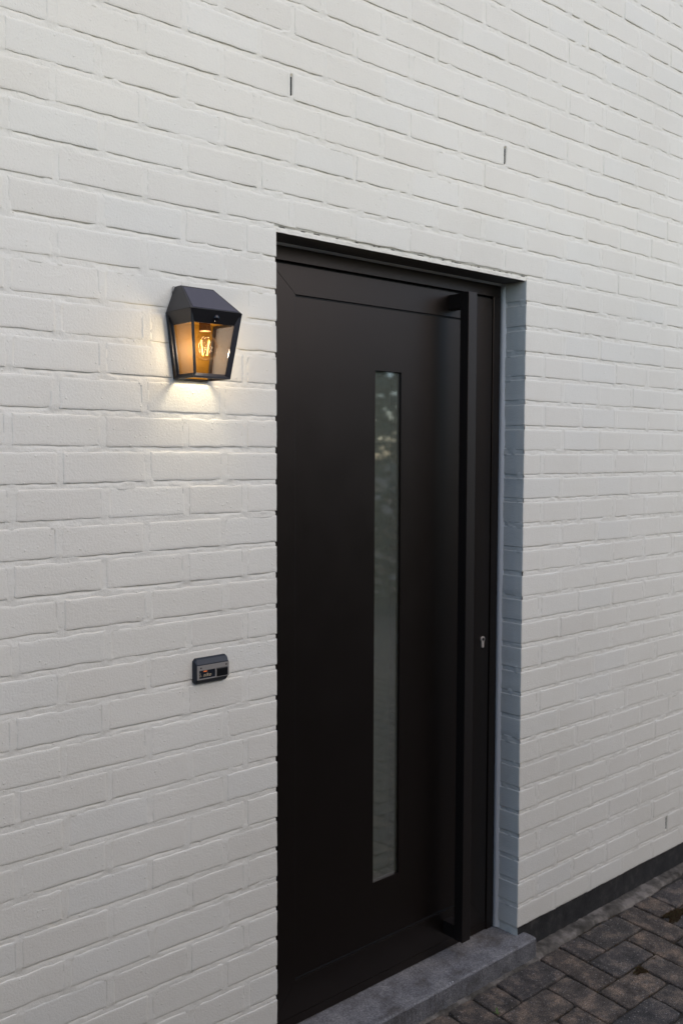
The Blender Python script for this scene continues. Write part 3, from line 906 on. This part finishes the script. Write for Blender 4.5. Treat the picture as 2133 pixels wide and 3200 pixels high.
# corner posts and base rim, back plate, inner ceiling
BRONZE = mat_plain('bronze_reflector', (0.115, 0.050, 0.0012), 0.6, 0.0, Specular_IOR_Level=0.2)
child('back_plate', hexa('back_plate', lev(.0475, .0065, ZB + .002, .0015), lev(.0645, .0065, ZS - .004, .0015)), BRONZE, lamp)
zc_ = ZS - .020
child('inner_ceiling', hexa('inner_ceiling', lev(.0560, .0900, zc_, .007), lev(.0575, .0920, zc_ + .003, .007)), BRONZE, lamp)
for s in (-1, 1):
    b0, t0 = Vector((XC + s * .0470, -.0035, ZB)), Vector((XC + s * .0660, -.0035, ZS))
    w_ = Vector((-s * .008, 0, 0)); dpt = Vector((0, -.006, 0))
    child('back_post', hexa('back_post', [b0, b0 + dpt, b0 + dpt + w_, b0 + w_], [t0, t0 + dpt, t0 + dpt + w_, t0 + w_]), LANTERN, lamp)
def rim(name, hwo, do, hwi, di, y_in, z0, z1):
    bm = bmesh.new()
    O = [(XC - hwo, -.002), (XC - hwo, -do), (XC + hwo, -do), (XC + hwo, -.002)]; I = [(XC - hwi, -y_in), (XC - hwi, -di), (XC + hwi, -di), (XC + hwi, -y_in)]
    vo = [[bm.verts.new((x, y, zz)) for x, y in O] for zz in (z0, z1)]; vi = [[bm.verts.new((x, y, zz)) for x, y in I] for zz in (z0, z1)]
    for k in range(4):
        w2 = (k + 1) % 4
        bm.faces.new((vo[0][k], vi[0][k], vi[0][w2], vo[0][w2])); bm.faces.new((vo[1][k], vo[1][w2], vi[1][w2], vi[1][k]))
        bm.faces.new((vo[0][k], vo[0][w2], vo[1][w2], vo[1][k])); bm.faces.new((vi[0][k], vi[1][k], vi[1][w2], vi[0][w2]))
    return bm_mesh(name, bm)
child('base_rim', rim('base_rim', 0.0480, .0835, .0440, .0790, .005, ZB - .0012, ZB + .003), LANTERN, lamp)
# motion sensor: dome in a ring on the upper fascia
fq = SIDES['front']
fn = (fq[1] - fq[0]).cross(fq[3] - fq[0]).normalized()
sc = Vector((XC + .003, -.0955, ZS - .0150))
axis = Vector((0, -0.955, -0.296)).normalized()
rotm = axis.to_track_quat('Z', 'Y').to_matrix().to_4x4()
def oriented(me, c):
    me.transform(Matrix.Translation(c) @ rotm); return me
sen = child('motion_sensor', oriented(lathe('motion_sensor', [(.0115, -.004), (.0115, .0012), (.0104, .0016), (.0096, .0002), (.0096, -.003)], (0, 0, 0), 28, False), sc), LANTERN, lamp)
link('sensor_dome', oriented(lathe('sensor_dome', [(.0088 * math.cos(t), .0082 * math.sin(t) - .001) for t in [i * math.pi / 16 for i in range(8)]] + [(0, .0072)], (0, 0, 0), 24), sc), mat_plain('dark_sensor_lens', (0.010, 0.009, 0.012), 0.12), sen)
# hanging wire behind the lantern, at its upper left
child('hanger_wire', tube('hanger_wire', [(XC - .050, -.0035, ZS + .018), (XC - .0505, -.0035, ZT - .004), (XC - .049, -.0035, ZT - .0015), (XC - .036, -.0035, ZT - .0005)], .0006, 6), LANTERN, lamp)
# bulb: clear pear-shaped glass, stem, filaments, cap
BC = Vector((XC + .004, -.050, z(-.3120)))
prof = []
for i in range(25):
    t = -math.pi / 2 + (math.pi * .80) * i / 24
    prof.append((max(0.0, .0290 * math.cos(t)), .0290 * math.sin(t)))
prof += [(.0150, .0275), (.0132, .0330), (.0125, .0380)]
BULBG = mat_clear('bulb_glass', (0.98, 0.965, 0.94), 0.0, 1.09, 1.0, 3.0)
bulb = child('bulb', lathe('bulb', prof, BC, 40), BULBG, lamp)
link('bulb_cap', lathe('bulb_cap', [(0, .036), (.0128, .036), (.0132, .039), (.0126, .0410), (.0132, .0430), (.0126, .0450), (.0132, .047), (.012, .060), (0, .060)], BC, 24), mat_plain('bulb_cap_bronze', (0.30, 0.16, 0.07), 0.5, 0.6), bulb)
link('stem', lathe('stem', [(0, -.004), (.0016, -.003), (.0020, .018), (.0052, .030), (.0075, .0365)], BC, 16), mat_clear('stem_glass', (.97, .95, .9), 0.0, 1.1), bulb)
FIL = mat_emit('glowing_filament', (1.0, 0.63, 0.09), 14.0)
# the two filaments lean towards each other at the foot, spread across the view
vx = Vector((math.cos(YAW), -math.sin(YAW), 0))
for s in (-1, 1):
    t0, b0 = BC + vx * (s * .0088) + Vector((0, 0, .0165)), BC + vx * (s * .0046) + Vector((0, 0, -.0175))
    link('filament', tube('filament', [t0, (t0 + b0) / 2, b0], .0009, 8), FIL, bulb)

ld = bpy.data.lights.new('bulb_light', 'POINT'); ld.energy = 1.15; ld.color = (1.0, 0.88, 0.66); ld.shadow_soft_size = 0.020
lo = bpy.data.objects.new('bulb_light', ld); COL.objects.link(lo); lo.location = BC

# ================================================================== DOORBELL
bx0, bx1, bz0, bz1 = -0.2475, -0.1535, z(-1.0825), z(-1.0215)
bell = empty('doorbell', ((bx0 + bx1) / 2, 0, bz0), 'small black doorbell with silver face and orange-lit name window', 'doorbell')
BPL = mat_black('doorbell_black_plastic', (0.010, 0.012, 0.018), 0.42, 0.3, (0.85, 0.93, 1.0))
def octo(x0, x1, z0, z1, y, c): return [(x0 + c, y, z0), (x1 - c, y, z0), (x1, y, z0 + c), (x1, y, z1 - c), (x1 - c, y, z1), (x0 + c, y, z1), (x0, y, z1 - c), (x0, y, z0 + c)]
bm = bmesh.new()
levels = [octo(bx0, bx1, bz0, bz1, 0.003, .006), octo(bx0, bx1, bz0, bz1, -.005, .006), octo(bx0 + .0015, bx1 - .0015, bz0 + .002, bz1 - .0025, -.0085, .005), octo(bx0 + .004, bx1 - .003, bz0 + .011, bz1 - .014, -.0150, .002)]
vv = [[bm.verts.new(p) for p in lv_] for lv_ in levels]
for a, b in zip(vv, vv[1:]):
    for i in range(8): bm.faces.new((a[i], a[(i + 1) % 8], b[(i + 1) % 8], b[i]))
bm.faces.new(vv[-1])
child('housing', bm_mesh('housing', bm, 0.0005, 1), BPL, bell)
px0_, px1_, pz0_, pz1_ = -0.2437, -0.1565, z(-1.0705), z(-1.0375)
M = Mat('brushed_aluminium')
mp = M.node('ShaderNodeMapping'); mp.inputs['Scale'].default_value = (3, 1, 900); M.l(M.pos(), mp.inputs['Vector'])
ALU = M.set(Base_Color=(0.34, 0.315, 0.285), Metallic=0.25, Roughness=0.42, Normal=M.bump(M.noise(1.0, 2, .5, mp.outputs[0]), .15, .0004)).m
wx0, wx1, wz0, wz1 = -0.2392, -0.1948, z(-1.0680), z(-1.0490)
bm = bmesh.new()
# plate with window and button openings: laid as border strips joined in one mesh
tx0, tx1, tz0, tz1 = -0.1912, -0.1600, z(-1.0688), z(-1.0487)
X = [px0_, wx0, wx1, tx0, tx1, px1_]; ZZ = [pz0_, tz0, wz0, wz1, tz1, pz1_]
grid = {}
def gv(i, j):
    if (i, j) not in grid: grid[(i, j)] = bm.verts.new((X[i], -.0168, ZZ[j]))
    return grid[(i, j)]
fl = []
for i in range(5):
    for j in range(5):
        if i == 1 and j == 2: continue
        if i == 3 and j in (1, 2, 3): continue
        fl.append(bm.faces.new((gv(i, j), gv(i + 1, j), gv(i + 1, j + 1), gv(i, j + 1))))
ex = bmesh.ops.extrude_face_region(bm, geom=fl)
for v in [g for g in ex['geom'] if isinstance(g, bmesh.types.BMVert)]: v.co.y += .0035
plate = child('face_plate', bm_mesh('face_plate', bm), ALU, bell)
WIN = mat_plain('dark_name_window', (0.018, 0.015, 0.010), 0.25)
win = child('name_window', box('name_window', wx0 + .0002, wx1 - .0002, -.0147, -.012, wz0 + .0002, wz1 - .0002, .0004), WIN, bell)
child('push_button', box('push_button', tx0 + .0004, tx1 - .0004, -.0185, -.012, tz0 + .0004, tz1 - .0004, .0012), mat_plain('black_push_button', (.006, .006, .007), .35), bell)
for sx, sz in ((px0_ + .0095, pz1_ - .0055), (px1_ - .0075, pz1_ - .0052)):
    m_ = lathe('screw', [(0, .0007), (.0017, .0005), (.0021, 0)], (0, 0, 0), 16); m_.transform(Matrix.Translation((sx, -.0168, sz)) @ Matrix.Rotation(math.pi / 2, 4, 'X'))
    child('screw', m_, mat_plain('dark_screw', (.05, .05, .05), .4, .6) if 'dark_screw' not in bpy.data.materials else bpy.data.materials['dark_screw'], bell)
# glow of the indicator lamp behind the window
gm = lathe('indicator_glow', [(0, .0004), (.5, .0003), (1, 0)], (0, 0, 0), 24, False)
gm.transform(Matrix.Translation((-.2215, -.0148, wz1 - .0030)) @ Matrix.Rotation(math.pi / 2, 4, 'X') @ Matrix.Diagonal((.0085, .0021, 1, 1)))
link('indicator_glow', gm, mat_emit('orange_indicator', (1.0, .22, .05), 0.45), win).location = Vector((0, 0, 0))
# lettering
INK = mat_plain('pale_print', (.44, .36, .24), .6)
fc = bpy.data.curves.new('lettering', 'FONT'); fc.body = 'niko'; fc.size = .0114; fc.shear = .35; fc.extrude = .00012; fc.space_character = 1.12; fc.offset = .0002
to = bpy.data.objects.new('lettering_tmp', fc); COL.objects.link(to)
bpy.context.view_layer.update()
tm = bpy.data.meshes.new_from_object(to.evaluated_get(bpy.context.evaluated_depsgraph_get()))
bpy.data.objects.remove(to, do_unlink=True)
tm.transform(Matrix.Translation((-.2277, -.0151, wz0 + .0038)) @ Matrix.Rotation(math.pi / 2, 4, 'X'))
link('lettering', tm, INK, win)
for lx_, lz_, lw in ((-.2375, .0110, .0035), (-.2360, .0078, .0030), (-.2380, .0046, .0062)):
    link('print_mark', box('print_mark', lx_, lx_ + lw, -.0151, -.0148, wz0 + lz_, wz0 + lz_ + .0011, 0), INK, win)
for o in bpy.data.objects:
    if o.parent is win: o.location = Vector((0, 0, 0))

# ================================================================== ACROSS THE DRIVE (mirrored in the glass, apart from the added tall hedge)
# unseen tall hedge, added behind the camera: it takes the low sky light away from the lower part of the wall
CL = mat_noise('shade_hedge_leaf', [(0.3, (0.025, 0.04, 0.018)), (0.7, (0.06, 0.08, 0.035))], 9, 0.6, 0.0)
clip = empty('added_shade_hedge', (-2.0, -3.7, -0.06), 'tall dark hedge added out of view to shade the lower wall', 'hedge')
cx0, cx1, cy0, cy1, cz1 = -8.0, 3.0, -4.1, -3.4, 2.3
bmx = bmesh.new(); add_box(bmx, cx0 + .06, cx1 - .06, cy0 + .06, cy1 - .06, -0.12, cz1 - .07)
child('core', bm_mesh('core', bmx), CL, clip)
nC = 22000
qf = nrng.random((nC, 3)); face = nrng.random(nC)
CX = cx0 + (cx1 - cx0) * qf[:, 0]; CZ = -0.08 + (cz1 + .08) * qf[:, 1]; CY = cy1 + (qf[:, 2] - .6) * .12
topm = face < .28
CZ = np.where(topm, cz1 + (qf[:, 2] - .6) * .12, CZ); CY = np.where(topm, cy0 + (cy1 - cy0) * qf[:, 1], CY)
endm = face > .93
CX = np.where(endm, cx1 + (qf[:, 2] - .6) * .12, CX); CY = np.where(endm, cy0 + (cy1 - cy0) * qf[:, 0], CY)
cc = np.stack([CX, CY, CZ], -1); an = nrng.random((nC, 2)) * 6.283; sz = .03 + .03 * nrng.random(nC)
ux = np.stack([np.cos(an[:, 0]), np.sin(an[:, 0]), .3 * np.sin(an[:, 1])], -1) * sz[:, None]
uy = np.stack([-np.sin(an[:, 0]) * np.cos(an[:, 1]), np.cos(an[:, 0]) * np.cos(an[:, 1]), np.sin(an[:, 1])], -1) * sz[:, None] * .6
tag(child('foliage', np_mesh('foliage', np.stack([cc - ux, cc + uy, cc + ux, cc - uy], 1).reshape(-1, 3), np.arange(nC * 4).reshape(-1, 4)), CL, clip), kind='stuff')
hedge = empty('leafy_hedge', (7.2, -6.2, -0.06), 'low leafy hedge across the drive, mirrored in the glass strip', 'hedge')
nL = 16000
hp = nrng.random((nL, 3)); ang = nrng.random((nL, 2)) * 6.283
cxx = 1.5 + 11.0 * hp[:, 0]
hgt = 1.05 + 0.25 * vnoise(cxx * 1.3, cxx * 0, 61)
cy_ = -6.2 + (hp[:, 1] - .5) * 1.0
cz_ = -0.05 + hgt * hp[:, 2] ** 0.8
sz = 0.04 + 0.06 * nrng.random(nL)
ux = np.stack([np.cos(ang[:, 0]), np.sin(ang[:, 0]), 0.3 * np.sin(ang[:, 1])], -1) * sz[:, None]
uy = np.stack([-np.sin(ang[:, 0]) * np.cos(ang[:, 1]), np.cos(ang[:, 0]) * np.cos(ang[:, 1]), np.sin(ang[:, 1])], -1) * sz[:, None] * .6
cc = np.stack([cxx, cy_, cz_], -1)
V = np.stack([cc - ux, cc + uy, cc + ux, cc - uy], 1).reshape(-1, 3)
F = np.arange(nL * 4).reshape(-1, 4)
HLEAF = mat_noise('hedge_leaf', [(0.3, (0.035, 0.055, 0.02)), (0.7, (0.07, 0.08, 0.035))], 8, 0.6, 0.0)
hm = np_mesh('foliage', V, F)
hm.materials.append(HLEAF); hm.materials.append(mat_plain('painted_leaf_highlight', (0.80, 0.62, 0.48), 0.5))  # second material: leaf highlights painted as a pale colour
hm.polygons.foreach_set('material_index', (nrng.random(nL) < 0.22).astype(np.int32))
tag(child('foliage', hm, HLEAF, hedge), kind='stuff')
BARK = mat_noise('hedge_bark', [(0.3, (0.03, 0.025, 0.02)), (0.7, (0.07, 0.055, 0.04))], 30, 0.9, 0.4)
for i in range(14):
    xx = 2.0 + i * .75
    child('stem', tube('stem', [(xx, -6.2, -.1), (xx + .05, -6.18, .4), (xx + .02, -6.22, .85)], .018, 6), BARK, hedge)

def garden_tree(c, r, top, seed, lab):
    rg = np.random.default_rng(seed)
    t = empty('garden_tree', (c[0], c[1], -0.1), lab, 'tree', group='garden trees beyond the hedge')
    n = 3000
    d = rg.normal(size=(n, 3)); d /= np.linalg.norm(d, axis=1)[:, None]
    rad = (0.45 + 0.55 * rg.random(n)) * (0.78 + 0.35 * vnoise(d[:, 0] * 2.2 + 9, d[:, 2] * 2.2 + 9, seed))
    P = np.stack([c[0] + d[:, 0] * rad * r, c[1] + d[:, 1] * rad * r, top * 0.52 + d[:, 2] * rad * top * 0.48], -1)
    a = rg.random((n, 2)) * 6.283; sz = 0.07 + 0.09 * rg.random(n)
    ux = np.stack([np.cos(a[:, 0]), np.sin(a[:, 0]), 0.3 * np.sin(a[:, 1])], -1) * sz[:, None]
    uy = np.stack([-np.sin(a[:, 0]) * np.cos(a[:, 1]), np.cos(a[:, 0]) * np.cos(a[:, 1]), np.sin(a[:, 1])], -1) * sz[:, None] * .6
    V = np.stack([P - ux, P + uy, P + ux, P - uy], 1).reshape(-1, 3)
    tag(child('crown', np_mesh('crown', V, np.arange(n * 4).reshape(-1, 4)), TLEAF, t), kind='stuff')
    child('trunk', tube('trunk', [(c[0], c[1], -.14), (c[0] + .05, c[1], top * .3), (c[0] - .03, c[1] + .05, top * .6)], .11, 8), BARK, t)
TLEAF = mat_noise('tree_leaf', [(0.3, (0.09, 0.11, 0.06)), (0.6, (0.16, 0.17, 0.10)), (0.75, (0.36, 0.28, 0.22))], 5, 0.6, 0.0)
garden_tree((10.2, -11.8), 2.3, 5.2, 71, 'leafy garden tree beyond the hedge, nearest to the added tall hedge')
garden_tree((13.6, -12.6), 2.4, 5.8, 72, 'leafy garden tree beyond the hedge, between the two others')
garden_tree((17.0, -13.4), 2.6, 5.5, 73, 'leafy garden tree beyond the hedge, farthest from the added tall hedge')
